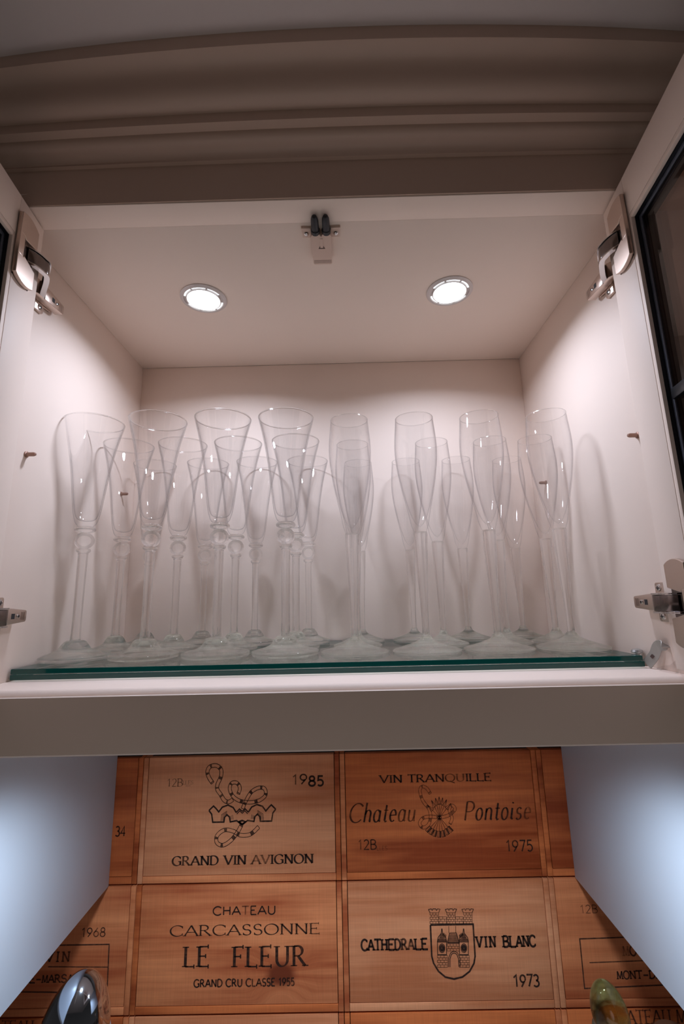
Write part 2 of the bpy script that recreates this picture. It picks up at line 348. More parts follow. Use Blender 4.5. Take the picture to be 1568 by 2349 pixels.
def make_hinge(s, fn, zc):
    root_m = MB()
    dy = -.015 if zc > .3 else -.021
    X = lambda d: s*(.4-d)                               # d = distance from the side wall towards the centre
    def wbox(mb, d0, d1, y0, y1, z0, z1):
        a, b = sorted((X(d0), X(d1))); mb.box(a, b, y0+dy, y1+dy, z0, z1)
    # arm body on the side wall with a rounded rear end
    pz = [(.018, -.0072), (.0195, -.0055), (.0195, .0055), (.018, .0072), (-.012, .0098), (-.022, .0098), (-.022, -.0098), (-.012, -.0098)]
    root_m.prism(pz, lambda a, b, t: (X(t), a+dy, zc+b), .0045, .0165)
    hinge = root_m.build('hinge', M['nickel2'], cab, bevel=.0010)
    hinge['label'] = '%s hinge of the %s door, nickel plated' % ('upper' if zc > .3 else 'lower', 'right' if s > 0 else 'left')
    # winged mounting plate
    pl = [(-.023, -.023), (-.007, -.023), (-.0055, -.021), (-.0055, -.011), (.010, -.0085), (.010, .0085), (-.0055, .011), (-.0055, .021), (-.007, .023), (-.023, .023)]
    MB().prism(pl, lambda a, b, t: (X(t), a+dy, zc+b), 0, .0040).build('mounting_plate', M['nickel2'], hinge, bevel=.0008)
    for b in (-.0165, .0165):
        m = MB(); m.lathe([(0, .0012), (.0018, .0012), (.0040, .0004), (.0044, -.0006), (0, -.0008)], 20, (0, 0, 0), 'X')
        m.v = [(X(.0046+v[0]), -.0130+dy+v[1], zc+b+v[2]) for v in m.v]
        sc = m.build('screw', M['chrome'], hinge, smooth=True)
        m = MB(); wbox(m, .0056, .0060, -.0154, -.0106, zc+b-.0005, zc+b+.0005); wbox(m, .0056, .0060, -.0135, -.0125, zc+b-.0024, zc+b+.0024); m.build('screw_slot', M['rubber'], hinge)
    m = MB(); m.lathe([(0, .0010), (.0012, .0008), (.0024, .0004), (.0026, -.0006), (0, -.0008)], 20, (0, 0, 0), 'X')
    m.v = [(X(.0168+v[0]), .0035+dy+v[1], zc+v[2]) for v in m.v]; m.build('arm_screw', M['chrome'], hinge, smooth=True)
    m = MB(); wbox(m, .0177, .0181, .0020, .0050, zc-.0004, zc+.0004); wbox(m, .0177, .0181, .0031, .0039, zc-.0015, zc+.0015); m.build('screw_slot', M['rubber'], hinge)
    m = MB(); wbox(m, .0164, .0167, -.0075, -.0020, zc-.0032, zc+.0032); m.build('slot', M['rubber'], hinge)
    m = MB()
    for k in range(3): wbox(m, .0164, .0168, .0100+.0025*k, .0106+.0025*k, zc-.0048, zc+.0048)
    m.build('rib', M['nickel'], hinge)
    # wrap-around head and elbow link from the arm to the cup in the door
    hd = [(-.020, .0045), (-.020, .0150), (-.027, .0175), (-.036, .0165), (-.040, .0125), (-.038, .0085), (-.030, .0060)]
    MB().prism(hd, lambda a, b, t: (X(b), a+dy, zc+t), -.0108, .0108).build('link_head', M['nickel2'], hinge, bevel=.0010)
    p = [Vector((X(.0125), -.024+dy, zc)), Vector((X(.0240), -.037+dy, zc)), Vector(fn(.003, .0122, zc)), Vector(fn(.014, .0118, zc)), Vector(fn(.024, .0080, zc)), Vector(fn(.032, .0020, zc))]
    MB().sweep(catmull(p, 6), .0170, .0042).build('elbow_link', M['darkchrome'], hinge, bevel=.0006, angle=50)
    for b in (-.0098, .0098):
        MB().sweep(catmull([q+Vector((0, 0, b)) for q in p], 6), .0016, .0062).build('link_rail', M['chrome'], hinge, smooth=True)
    # cover plate on the door: rounded top, cut-out at its middle
    m = MB()
    arc = [(.019+.037*k/8, (.0455-.005*((k/8-.5)*2)**2)) for k in range(9)]
    up = arc + [(.056, .014), (.046, .014), (.043, .011), (.019, .016)]
    m.prism([(u, zc+z) for u, z in up], lambda a, b, t: fn(a, t, b), .0012, .0058)
    m.prism([(u, zc-z) for u, z in up], lambda a, b, t: fn(a, t, b), .0012, .0058)
    m.prism([(.0455, zc-.0145), (.056, zc-.0145), (.056, zc+.0145), (.0455, zc+.0145)], lambda a, b, t: fn(a, t, b), .0012, .0058)
    m.build('cover_plate', M['nickel'], hinge, bevel=.0007, angle=20)
    m = MB(); m.prism([(.020, zc-.042), (.0535, zc-.042), (.0535, zc+.042), (.020, zc+.042)], lambda a, b, t: fn(a, t, b), .0001, .0011); m.build('cover_base', M['darkchrome'], hinge)
    m = MB(); m.prism([(.020, zc-.0145), (.0455, zc-.0145), (.0455, zc+.0145), (.020, zc+.0145)], lambda a, b, t: fn(a, t, b), .0012, .0022); m.build('cup', M['darkchrome'], hinge)
for s in (-1, 1):
    fn = make_door(s)
    for zc in (.5160, .0795): make_hinge(s, fn, zc)

# double push catch at the front of the cabinet ceiling
m = MB(); A8 = [R(180-22.5*k) for k in range(9)]
pl = [(-.0118, -.0110), (-.0135, -.0135), (-.0140, -.0600)] + [(-.0070+.0068*math.cos(q), -.0630-.0050*math.sin(q)) for q in A8] + [(.0070+.0068*math.cos(q), -.0630-.0050*math.sin(q)) for q in A8] + [(.0140, -.0600), (.0135, -.0135), (.0118, -.0110)]
m.prism(pl, lambda a, b, t: (a, b, t), H-.0115, H)
catch = m.build('door_catch', M['beige'], cab, bevel=.0018, seg=3); catch['label'] = 'beige double catch with two black bumpers under the cabinet top'
for s in (-1, 1):
    m = MB(); m.prism([(s*.0130, -.0700), (s*.0262, -.0705), (s*.0255, -.0550), (s*.0243, -.0540), (s*.0130, -.0540)], lambda a, b, t: (a, b, t), H-.0040, H-.0001); m.build('wing', M['beige'], catch, bevel=.0004)
    m = MB(); m.lathe([(0, -.0020), (.0022, -.0016), (.0034, -.0002), (.0036, .0006), (0, .0006)], 18, (s*.0200, -.0610, H-.0046)); m.build('screw', M['chrome'], catch, smooth=True)
    m = MB(); m.lathe([(0, -.0660), (.0060, -.0660), (.0060, -.0710), (.0050, -.0720), (.0050, -.0850), (.0044, -.0895), (.0030, -.0930), (0, -.0945)], 24, (s*.0073, 0, H-.0070), 'Y'); m.build('bumper', M['rubber'], catch, smooth=True)
m = MB(); m.box(-.0020, .0020, -.0600, -.0440, H-.0121, H-.0113); m.prism([(-.0022, -.0470), (.0022, -.0470), (.0045, -.0420), (-.0045, -.0420)], lambda a, b, t: (a, b, t), H-.0120, H-.0114, 1); m.build('groove', [M['beige'], M['seam']], catch)
m = MB()
for k in range(3): m.box(-.0125, .0125, -.0195+.0024*k, -.0191+.0024*k, H-.0117, H-.0110)
m.build('rib', M['seam'], catch)

# ------------------------------------------------------------------ downlights in the cabinet ceiling
def make_lamp(x, y, label):
    t = thing('downlight', (x, y, H), label, 'light', 'cabinet downlights')
    MB().lathe([(.0320, .0), (.0372, .0), (.0372, -.0010), (.0345, -.0026), (.0318, -.0030), (.0312, -.0020), (.0312, 0)], 64, (x, y, H-.0003), closed=True).build('bezel', M['bezel'], t, smooth=True)
    m = MB()
    for a0, a1 in ((20, 62), (68, 112), (118, 160), (200, 242), (248, 292), (298, 340)):
        A = [R(a0+(a1-a0)*k/10) for k in range(11)]
        v = [(x+r*math.cos(a), y+r*math.sin(a), H-.0016) for r in (.0283, .0308) for a in A]
        m.add(v, [(i, i+1, 12+i, 11+i) for i in range(10)])
    m.build('outer_window', M['lensring'], t)
    MB().lathe([(.0276, 0), (.0312, 0), (.0312, -.0012), (.0276, -.0012)], 64, (x, y, H-.0002), closed=True).build('diffuser_ring', M['bezel'], t, smooth=True)
    MB().lathe([(.0278, -.0010), (.0278, -.0036), (.0268, -.0042), (.0262, -.0036), (.0262, -.0010)], 64, (x, y, H), closed=True).build('lens_rim', M['bezel'], t, smooth=True)
    MB().lathe([(0, -.0044), (.014, -.0042), (.0262, -.0036), (.0262, -.0012), (0, -.0012)], 48, (x, y, H)).build('lens', M['lens'], t, smooth=True)
    lamp('downlight_beam', 'AREA', (x, y, H-.0065), LED_W, LED_COL, shape='DISK', size=.038, spread=R(152))
make_lamp(-.201, .0745, 'round LED downlight in the cabinet ceiling, left of the door catch')
make_lamp(.203, .0725, 'round LED downlight in the cabinet ceiling, right of the door catch')

# ------------------------------------------------------------------ glass shelves
def sheet(x0, x1, y0, y1, z0, z1, label):
    m = MB(); m.box(x0, x1, y0, y1, z0, z1)
    o = m.build('glass_shelf', [M['sheet'], M['edge']], bevel=.0009, seg=2)
    for p in o.data.polygons: p.material_index = 0 if abs(p.normal.z) > .9 else 1
    o.data.polygons.foreach_set('use_smooth', [False]*len(o.data.polygons))
    return tag(o, label, 'shelf', 'loose glass sheets on the cabinet base')
sheet(-.3975, .3875, .0005, .297, .0016, .0082, 'lower green-edged glass sheet lying on the cabinet base')
sheet(-.3970, .3855, .0000, .297, .0084, .0150, 'upper green-edged glass sheet, carrying all the flutes')
ZT = .0151

# ------------------------------------------------------------------ champagne flutes
def smooth_prof(pts, n=5): return [(max(0, p.x), p.y) for p in catmull([(a, b, 0) for a, b in pts], n)]
def make_trumpet():
    t = thing('trumpet_flute', (0, 0, 0), 'x', 'champagne glass', 'trumpet flutes with ball stems')
    outer = smooth_prof([(.0105, .1925), (.0150, .1985), (.0190, .2140), (.0225, .2400), (.0275, .2800), (.0345, .3200), (.0432, .3565)], 5)
    rim = [(.0438, .3584), (.0434, .3592), (.0424, .3588)]
    inner = smooth_prof([(.0417, .3565), (.0328, .3200), (.0258, .2800), (.0207, .2400), (.0172, .2160), (.0130, .2045), (.0060, .2010), (0, .2005)], 5)
    MB().lathe(outer+rim+inner+[(0, .1925)], 48).build('bowl', M['bowl'], t, smooth=True, angle=60)
    MB().lathe([(0, .1925), (.0105, .1925)] + smooth_prof([(.0105, .1924), (.0138, .1905), (.0148, .1880), (.0138, .1855), (.0098, .1835)], 4)+[(0, .1835)], 40).build('collar', M['stem'], t, smooth=True, angle=50)
    MB().lathe([(0, .1835)]+[(max(.0001, .0140*math.cos(R(a))), .1710+.0128*math.sin(R(a))) for a in range(76, -77, -8)]+[(0, .1585)], 40).build('ball', M['stem'], t, smooth=True, angle=60)
    MB().lathe([(0, .1585), (.0092, .1585)] + smooth_prof([(.0094, .1580), (.0100, .1560), (.0088, .1535), (.0071, .1515), (.0068, .1400), (.0064, .0900), (.0064, .0500), (.0069, .0290), (.0075, .0262)], 4)+[(0, .0262)], 32).build('stem', M['stem'], t, smooth=True, angle=50)
    ft = [(0, .0262), (.0110, .0262)] + smooth_prof([(.0118, .0258), (.0150, .0235), (.0190, .0180), (.0205, .0155), (.0222, .0140), (.0320, .0100), (.0430, .0075), (.0470, .0062), (.0478, .0035), (.0465, .0003)], 4)+[(.030, .0001), (0, .0012)]
    MB().lathe(ft, 56).build('foot', M['foot'], t, smooth=True, angle=50)
    MB().lathe([(.04285+.0011*math.cos(R(a)), .3590+.0010*math.sin(R(a))) for a in range(0, 360, 36)], 56, closed=True).build('rim', M['rim'], t, smooth=True)
    return t
def make_tulip():
    t = thing('tulip_flute', (0, 0, 0), 'x', 'champagne glass', 'slender tulip flutes')
    outer = smooth_prof([(.0095, .1720), (.0135, .1840), (.0168, .2020), (.0220, .2250), (.0275, .2520), (.0318, .2820), (.0327, .3080), (.0305, .3380), (.0294, .3508)], 5)
    inner = smooth_prof([(.0285, .3508), (.0297, .3380), (.0318, .3080), (.0308, .2820), (.0263, .2520), (.0205, .2250), (.0140, .2020), (.0070, .1860), (0, .1790)], 5)
    MB().lathe(outer+[(.0294, .3516), (.0287, .3516)]+inner+[(0, .1720)], 48).build('bowl', M['tulip'], t, smooth=True, angle=60)
    st = [(0, .1720), (.0095, .1720)] + smooth_prof([(.0096, .1718), (.0104, .1690), (.0098, .1520), (.0086, .1250), (.0068, .0900), (.0055, .0600), (.0051, .0350), (.0053, .0240), (.0062, .0218)], 4)+[(0, .0218)]
    MB().lathe(st, 32).build('stem', M['stem'], t, smooth=True, angle=50)
    ft = [(0, .0218), (.0068, .0218)] + smooth_prof([(.0072, .0212), (.0085, .0190), (.0105, .0165), (.0200, .0120), (.0350, .0072), (.0460, .0042), (.0487, .0026), (.0482, .0010), (.0465, .0003)], 4)+[(.030, .0001), (0, .0012)]
    MB().lathe(ft, 56).build('foot', M['foot'], t, smooth=True, angle=50)
    MB().lathe([(.02905+.0006*math.cos(R(a)), .3518+.0006*math.sin(R(a))) for a in range(0, 360, 45)], 48, closed=True).build('rim', M['rim2'], t, smooth=True)
    return t
ORD4 = ['first', 'second', 'third', 'fourth']
rows = {'front': (.088, 1.0, 1.0), 'middle': (.1765, .972, .81), 'back': (.2590, .945, .79)}
TX = {'front': [-.3700, -.2690, -.1660, -.0665], 'middle': [-.3560, -.2605, -.1625, -.0610], 'back': [-.3430, -.2400, -.1450, -.0470]}
UX = {'front': [.0330, .1352, .2375, .3425], 'middle': [.0390, .1777, .2800, .3595], 'back': [.0500, .1425, .2395, .3370]}
def place(proto, used, x, y, hs, fs, rot, label):
    o = proto if not used else copy_tree(proto)
    o.location = (x, y, ZT); o.rotation_euler = (0, 0, rot); o['label'] = label
    for ch in o.children:
        b = ch.name.split('.')[0]
        ch.scale = (fs, fs, hs) if b == 'foot' else (1-(1-hs)*1.8, 1-(1-hs)*1.8, hs)
    return o
for maker, xs_, nm, desc in ((make_trumpet, TX, 'trumpet flute with ball stem', 'left'), (make_tulip, UX, 'tulip flute with tapered stem', 'right')):
    proto = maker(); used = False
    for rn in ('front', 'middle', 'back'):
        y, hs, fs = rows[rn]
        for i, x in enumerate(xs_[rn]):
            if desc == 'left': where = f'{ORD4[i]} from the left wall'
            else: where = f'{ORD4[3-i]} from the right wall'
            jit = random.uniform(-.0005, .0005)
            place(proto, used, x, y+jit, hs*random.uniform(.996, 1.004), fs, random.uniform(0, 6), f'clear {nm}, {rn} row, {where}')
            used = True

# ------------------------------------------------------------------ shelf pins, loose screw, metal clip, plastic film
def pin(s, y, z, label):
    m = MB(); m.lathe([(0, -.001), (.0042, -.001), (.0042, .0014), (.0028, .0020), (.0028, .0105), (.0020, .0128), (0, .0136)], 20, (0, 0, 0), 'X')
    m.v = [(s*(.4-v[0]), y+v[1], z+v[2]) for v in m.v]
    tag(m.build('shelf_pin', M['peg'], smooth=True, org=(s*.4, y, z)), label, 'shelf pin', 'bronze shelf pins in the side walls')
pin(-1, -.0145, .2895, 'bronze shelf pin in the left wall, near the front'); pin(-1, .2480, .2950, 'bronze shelf pin in the left wall, behind the trumpet flutes')
pin(1, -.0345, .2880, 'bronze shelf pin in the right wall, near the open door'); pin(1, .2405, .2950, 'bronze shelf pin in the right wall, behind the tulip flutes')
sx, sy = .3925, .0225
m = MB(); m.lathe([(0, .0013), (.0012, .0015), (.0022, .0040), (.0024, .0125), (.0030, .0150), (.0062, .0166), (.0068, .0180), (.0060, .0202), (.0030, .0214), (0, .0217)], 28, (sx, sy, -.0010))
tag(m.build('screw', M['zinc'], smooth=True, org=(sx, sy, 0)), 'loose round-headed screw standing beside the right end of the glass sheets', 'screw')
# bent galvanised strip with a slot
cl = MB()
pts = [(.3885, -.0010, .0046), (.3925, -.0110, .0160), (.3945, -.0175, .0270), (.3960, -.0260, .0290), (.3965, -.0310, .0270)]
def strip(mb, p, w, t):
    p = catmull(p, 4); vs = []
    for i, q in enumerate(p):
        d = (p[min(i+1, len(p)-1)]-p[max(i-1, 0)]).normalized(); sd = Vector((.30, -.80, -.45)); sd = (sd-d*sd.dot(d)).normalized(); nn = d.cross(sd)
        vs += [q+sd*w/2+nn*t/2, q-sd*w/2+nn*t/2, q-sd*w/2-nn*t/2, q+sd*w/2-nn*t/2]
    n_ = len(p); fs = [(0, 1, 2, 3), tuple(4*(n_-1)+k for k in (3, 2, 1, 0))]
    for i in range(n_-1):
        for k in range(4): a, b = 4*i+k, 4*i+(k+1) % 4; fs.append((a, a+4, b+4, b))
    mb.add(vs, fs)
strip(cl, pts, .0125, .0012)
clip = tag(cl.build('metal_clip', M['galv'], smooth=True, angle=40, org=(.393, -.012, 0)), 'bent galvanised strip with a slot leaning beside the glass sheets', 'clip')
sl = MB(); strip(sl, [(.3907, -.0085, .0135), (.3918, -.0110, .0164)], .0034, .0018); sl.build('slot', M['seam'], clip)
fm = MB(); vs = []; NU, NV = 12, 8
for i in range(NU+1):
    for j in range(NV+1):
        u, v = i/NU, j/NV
        hgt = .004+.036*(u**1.6)
        vs.append((.3985-.012*(1-v)*(.4+.6*math.sin(2.2*u+.4))-.003*math.sin(9*u+4*v), -.016-.062*u, .0012+hgt*v+.0006*math.sin(11*u)))
fm.add(vs, [(i*(NV+1)+j, (i+1)*(NV+1)+j, (i+1)*(NV+1)+j+1, i*(NV+1)+j+1) for i in range(NU) for j in range(NV)])
tag(fm.build('plastic_film', M['film'], smooth=True, org=(.395, -.05, 0)), 'scrap of clear plastic film between the metal clip and the right door', 'plastic film')

# ------------------------------------------------------------------ stamped lettering: a small stroke font
def arc(cx, cy, rx, ry, a0, a1, n=14): return [(cx+rx*math.cos(R(a0+(a1-a0)*i/n)), cy+ry*math.sin(R(a0+(a1-a0)*i/n))) for i in range(n+1)]
# glyph: width, [(points, serif flags)]; 'b' both ends, 's' start, 'e' end, '-' none
G = {
 'A': (.86, [([(0, 0), (.43, 1)], 's'), ([(.43, 1), (.86, 0)], 'e'), ([(.16, .35), (.70, .35)], '-')]),
 'B': (.66, [([(.08, 0), (.08, 1)], 'b'), ([(.08, 1), (.30, 1)]+arc(.32, .76, .26, .24, 90, -90)+[(.08, .52)], '-'), ([(.30, .52)]+arc(.34, .26, .30, .26, 90, -90)+[(.08, 0)], '-')]),
 'C': (.86, [(arc(.48, .5, .46, .51, 42, 318, 24), 'b')]),
 'D': (.84, [([(.08, 0), (.08, 1)], 'b'), ([(.08, 1), (.30, 1)]+arc(.32, .5, .46, .5, 90, -90, 18)+[(.08, 0)], '-')]),
 'E': (.66, [([(.08, 0), (.08, 1)], 'b'), ([(.08, 1), (.60, 1)], 'e'), ([(.08, .52), (.46, .52)], 'e'), ([(.08, 0), (.63, 0)], 'e')]),
 'F': (.60, [([(.08, 0), (.08, 1)], 'b'), ([(.08, 1), (.58, 1)], 'e'), ([(.08, .52), (.44, .52)], 'e')]),
 'G': (.90, [(arc(.48, .5, .46, .51, 42, 318, 24), 's'), ([(.82, .06), (.82, .44)], '-'), ([(.60, .44), (.92, .44)], '-')]),
 'H': (.84, [([(.10, 0), (.10, 1)], 'b'), ([(.74, 0), (.74, 1)], 'b'), ([(.10, .52), (.74, .52)], '-')]),
 'I': (.26, [([(.13, 0), (.13, 1)], 'b')]),
 'L': (.62, [([(.08, 0), (.08, 1)], 'b'), ([(.08, 0), (.60, 0)], 'e')]),
 'M': (1.0, [([(.08, 0), (.14, 1)], 's'), ([(.14, 1), (.50, .04)], '-'), ([(.50, .04), (.86, 1)], '-'), ([(.86, 1), (.92, 0)], 'e')]),
 'N': (.86, [([(.10, 0), (.10, 1)], 's'), ([(.08, 1), (.76, 0)], 's'), ([(.76, 0), (.76, 1)], 'e')]),
 'O': (.96, [(arc(.48, .5, .45, .51, 90, 450, 30), '-')]),
 'Q': (.96, [(arc(.48, .5, .45, .51, 90, 450, 30), '-'), ([(.46, .06), (.66, -.08), (.92, -.20)], '-')]),
 'P': (.62, [([(.08, 0), (.08, 1)], 'b'), ([(.08, 1), (.28, 1)]+arc(.30, .73, .28, .27, 90, -90)+[(.08, .46)], '-')]),
 'R': (.78, [([(.08, 0), (.08, 1)], 'b'), ([(.08, 1), (.28, 1)]+arc(.30, .75, .27, .25, 90, -90)+[(.08, .50)], '-'), ([(.32, .50), (.74, 0)], 'e')]),
 'S': (.62, [(arc(.31, .75, .24, .26, 30, 270, 14)+arc(.31, .25, .26, .26, 90, -150, 14)[1:], 'b')]),
 'T': (.74, [([(.37, 0), (.37, 1)], 's'), ([(.02, 1), (.72, 1)], 'b')]),
 'U': (.84, [([(.10, 1), (.10, .34)]+arc(.42, .34, .32, .35, 180, 360, 14)+[(.74, 1)], 'b')]),
 'V': (.86, [([(.02, 1), (.43, 0)], 's'), ([(.43, 0), (.84, 1)], 'e')]),
 '-': (.50, [([(.05, .42), (.45, .42)], '-')]),
 ' ': (.36, []),
 '1': (.46, [([(.06, .78), (.26, 1), (.26, 0)], '-')]),
 '2': (.60, [(arc(.30, .72, .24, .28, 160, -30, 12)+[(.06, 0), (.56, 0)], '-')]),
 '3': (.58, [(arc(.27, .76, .22, .24, 150, -90, 12), '-'), (arc(.27, .26, .26, .26, 90, -150, 12), '-')]),
 '4': (.62, [([(.44, 0), (.44, 1), (.02, .30), (.60, .30)], '-')]),
 '5': (.58, [([(.52, 1), (.14, 1), (.10, .56)]+arc(.28, .31, .25, .31, 110, -140, 14), '-')]),
 '6': (.60, [([(.46, 1), (.20, .62)]+arc(.30, .30, .25, .30, 150, 510, 22), '-')]),
 '7': (.56, [([(.04, 1), (.54, 1), (.20, 0)], '-')]),
 '8': (.60, [(arc(.30, .76, .21, .24, 90, 450, 20), '-'), (arc(.30, .26, .26, .26, 90, 450, 20), '-')]),
 '9': (.60, [(arc(.30, .70, .25, .30, -30, 330, 22)+[(.40, .38), (.14, 0)], '-')]),
 'h': (.52, [([(.08, 0), (.08, 1.04)], '-'), ([(.08, .40)]+arc(.27, .44, .17, .20, 160, 0, 10)+[(.44, .06), (.50, .02)], '-')]),
 'a': (.54, [(arc(.25, .32, .20, .32, 40, 320, 16), '-'), ([(.44, .62), (.44, .08), (.52, .02)], '-')]),
 't': (.32, [([(.16, .90), (.16, .10), (.22, .01), (.32, .05)], '-'), ([(.02, .62), (.32, .62)], '-')]),
 'e': (.48, [([(.06, .34), (.42, .36)]+arc(.25, .33, .19, .31, 5, 310, 18), '-')]),
 'u': (.54, [([(.08, .62), (.08, .20)]+arc(.24, .18, .16, .17, 180, 320, 8)+[(.44, .28)], '-'), ([(.44, .62), (.44, .08), (.52, .02)], '-')]),
 'o': (.52, [(arc(.26, .32, .20, .32, 90, 450, 20), '-')]),
 'n': (.54, [([(.08, 0), (.08, .62)], '-'), ([(.08, .40)]+arc(.27, .44, .17, .20, 160, 0, 10)+[(.44, .06), (.52, .02)], '-')]),
 'i': (.26, [([(.10, .62), (.10, .08), (.20, .02)], '-'), ([(.11, .86), (.11, .93)], '-')]),
 's': (.42, [(arc(.21, .47, .14, .16, 30, 260, 10)+arc(.20, .16, .16, .16, 80, -150, 10)[1:], '-')]),
}
def stroke(mb, pts, width, fade=0., closed=False):
    """ribbon in the XZ plane; width = number or function(direction angle)"""
    if isinstance(mb, list): mb.append(MB()); mb = mb[-1]
    P = [Vector((p[0], p[1])) for p in pts]; n_ = len(P); vs = []
    for i in range(n_):
        a = P[(i-1) % n_] if closed or i else P[0]; b = P[(i+1) % n_] if closed or i < n_-1 else P[-1]
        d1 = (P[i]-a); d2 = (b-P[i])
        d = ((d1.normalized() if d1.length > 1e-9 else Vector((0, 0)))+(d2.normalized() if d2.length > 1e-9 else Vector((0, 0))))
        if d.length < 1e-6: d = d2 if d2.length else Vector((1, 0))
        d.normalize(); nn = Vector((-d.y, d.x))
        wd = width(math.atan2(d.y, d.x)) if callable(width) else width
        k = 1.0
        if d1.length > 1e-9 and d2.length > 1e-9: k = min(1.6, 1/max(.3, abs(d.dot(d2.normalized()))))
        vs += [P[i]+nn*wd/2*k, P[i]-nn*wd/2*k]
    m_ = n_ if closed else n_-1
    mb.add([(v.x, 0, v.y) for v in vs], [(2*i, 2*i+1, (2*i+3) % (2*n_), (2*i+2) % (2*n_)) for i in range(m_)], 0, fade)
def text(mb, s, x0, x1, z0, z1, style='serif', weight=.14, fade=None, slant=0., track=.12, jitter=0.):
    """lettering filling x0..x1, cap height z0..z1"""
    if isinstance(mb, list): mb.append(MB()); mb = mb[-1]
    Hh = z1-z0; mono = style == 'mono'; lay = []; x = 0
    for ch in s:
        wd, st = G[ch]
        if mono: adv = .62; sc = (.56/wd if wd > .3 else 1); off = (.62-wd*sc)/2
        else: adv = wd+track; sc = 1; off = 0
        lay.append((ch, x+off, sc, st)); x += adv
    tot = x-(0 if mono else track); kx = (x1-x0)/(tot*Hh)
    thick = weight*Hh; thin = thick*(.36 if style == 'serif' else .42 if style == 'italic' else .96); phi = R(14)
    def nib(a):
        if style in ('sans', 'mono'): return thick
        an = a+math.pi/2-phi
        return math.hypot(thick*math.cos(an), thin*math.sin(an))
    for k, (ch, ox, sc, st) in enumerate(lay):
        fd = (fade[k] if fade else 0.) ; jz = random.uniform(-jitter, jitter)*Hh
        T = lambda p: (x0+Hh*kx*(ox+p[0]*sc)+slant*p[1]*Hh, z0+p[1]*Hh+jz)
        for pts, fl in st:
            q = [T(p) for p in pts]; stroke(mb, q, nib, fd)
            if style in ('serif', 'mono'):
                for flag, p, p2 in (('s', q[0], q[1]), ('e', q[-1], q[-2])):
                    if fl in ('b', flag):
                        dx, dz = p[0]-p2[0], p[1]-p2[1]
                        sw = thick*.5+Hh*(.105 if style == 'serif' else .085); tt = max(thin*.85, Hh*.055) if style == 'serif' else thick*.62
                        if abs(dz) > abs(dx)*.6 and len(pts) == 2 or ch == 'U':
                            hz = tt/2*(1 if p[1] < z0+Hh/2+jz else -1)
                            stroke(mb, [(p[0]-sw, p[1]+hz*.6), (p[0]+sw, p[1]+hz*.6)], tt, fd)
                        else: stroke(mb, [(p[0], p[1]-sw*.55), (p[0], p[1]+sw*.55)], max(tt, thick*.45), fd)

# ------------------------------------------------------------------ wine crates stacked behind the niche
YF = .3534
LIGHT, TAN, ORANGE = ((.72, .305, .150), (.48, .155, .062)), ((.70, .245, .098), (.36, .078, .024)), ((.60, .160, .046), (.26, .044, .009))
cols_x = [-.741, -.3700, .0010, .3718, .743]
rows_z = [-.8000, -.6040, -.4068, -.1940]
def crate(c, rr, pal, seed, label, knot=None, bands=1.0, lb=None, rb=None, bb=None):
    x0, x1 = cols_x[c]+.0006, cols_x[c+1]-.0006; z0, z1 = rows_z[rr]+.0007, rows_z[rr+1]-.0034; bw = .0088; th = .0110
    t = thing('wine_crate', ((x0+x1)/2, YF+.05, z0), label, 'wine crate', 'wooden wine crates stacked in the niche')
    mk = lambda nm, p, sd, *b: MB().box(*b).build(nm, wood(f'crate_{nm}_{c}{rr}', *p, sd, bands, .2), t, bevel=.0004, org=((b[0]+b[1])/2, YF, (b[4]+b[5])/2))
    m = MB().box(x0+bw+.0012, x1-bw-.0012, YF, YF+.012, z0+th+.0011, z1)
    cx, cz = (x0+x1)/2, (z0+th+z1)/2
    kn = ((knot[0]-cx)*S, (knot[1]-cz)*S, knot[2]*S) if knot else None
    m.build('front_panel', wood(f'crate_front_{c}{rr}', *pal, seed, bands, .22, kn), t, bevel=.0005, org=(cx, YF, cz))
    mk('side_board', lb or TAN, seed+.31, x0, x0+bw, YF-.0004, YF+.10, z0, z1); mk('side_board', rb or ORANGE, seed+.57, x1-bw, x1, YF-.0004, YF+.10, z0, z1)
    mk('bottom_board', bb or pal, seed+.83, x0+bw+.0006, x1-bw-.0006, YF-.0002, YF+.10, z0, z0+th)
    MB().box(x0+bw, x1-bw, YF+.013, YF+.0985, z0+th, z1-.001).build('shade_backing', M['gapdark'], t)  # near-black filler, puts the shade of the gaps into colour
    return t, (cx, cz)
def stamp(t, name, fn_, m='ink'):
    """an emblem is one mesh; lettering becomes one part per line of print"""
    one = MB(); lines = []
    fn_(lines if name == 'lettering' else one)
    for mb in (lines if name == 'lettering' else [one]):
        me = bpy.data.meshes.new(name); me.from_pydata([(v[0], YF-.00035, v[2]) for v in mb.v], [], mb.f); me.materials.append(M[m])
        at = me.attributes.new('fade', 'FLOAT', 'FACE'); at.data.foreach_set('value', mb.fade)
        o = bpy.data.objects.new('lettering' if name == 'lettering' and len(mb.f) > 4 else 'ruled_line' if name == 'lettering' else name, me)
        col.objects.link(o); o.parent = t; o.location = -t.location
# --- GRAND VIN AVIGNON 1985
t, _ = crate(1, 2, LIGHT, 1.0, 'pale wine crate stamped GRAND VIN AVIGNON 1985 with ribbon emblem', lb=LIGHT, rb=ORANGE, bb=TAN)
def d(mb):
    text(mb, 'GRAND VIN AVIGNON', -.307, -.0501, -.378, -.3635, 'serif', .24, [.1, .35, .15, .05, 0, 0, 0, .05, 0, 0, .45, .6, .2, .05, 0, 0, .05])
    text(mb, '12B', -.3233, -.2946, -.2473, -.2341, 'serif', .11, [.25, .3, .35]); text(mb, 'LLES', -.2942, -.2745, -.2440, -.2377, 'serif', .12, [.45, .5, .5, .5])
    stroke(mb, [(-.2885, -.2468), (-.2790, -.2468)], .0006, .4)
    text(mb, '19', -.0880, -.0600, -.2480, -.2315, 'sans', .15, [.3, .2], jitter=.03); text(mb, '85', -.0575, -.0292, -.2510, -.2345, 'sans', .19, [0, 0])
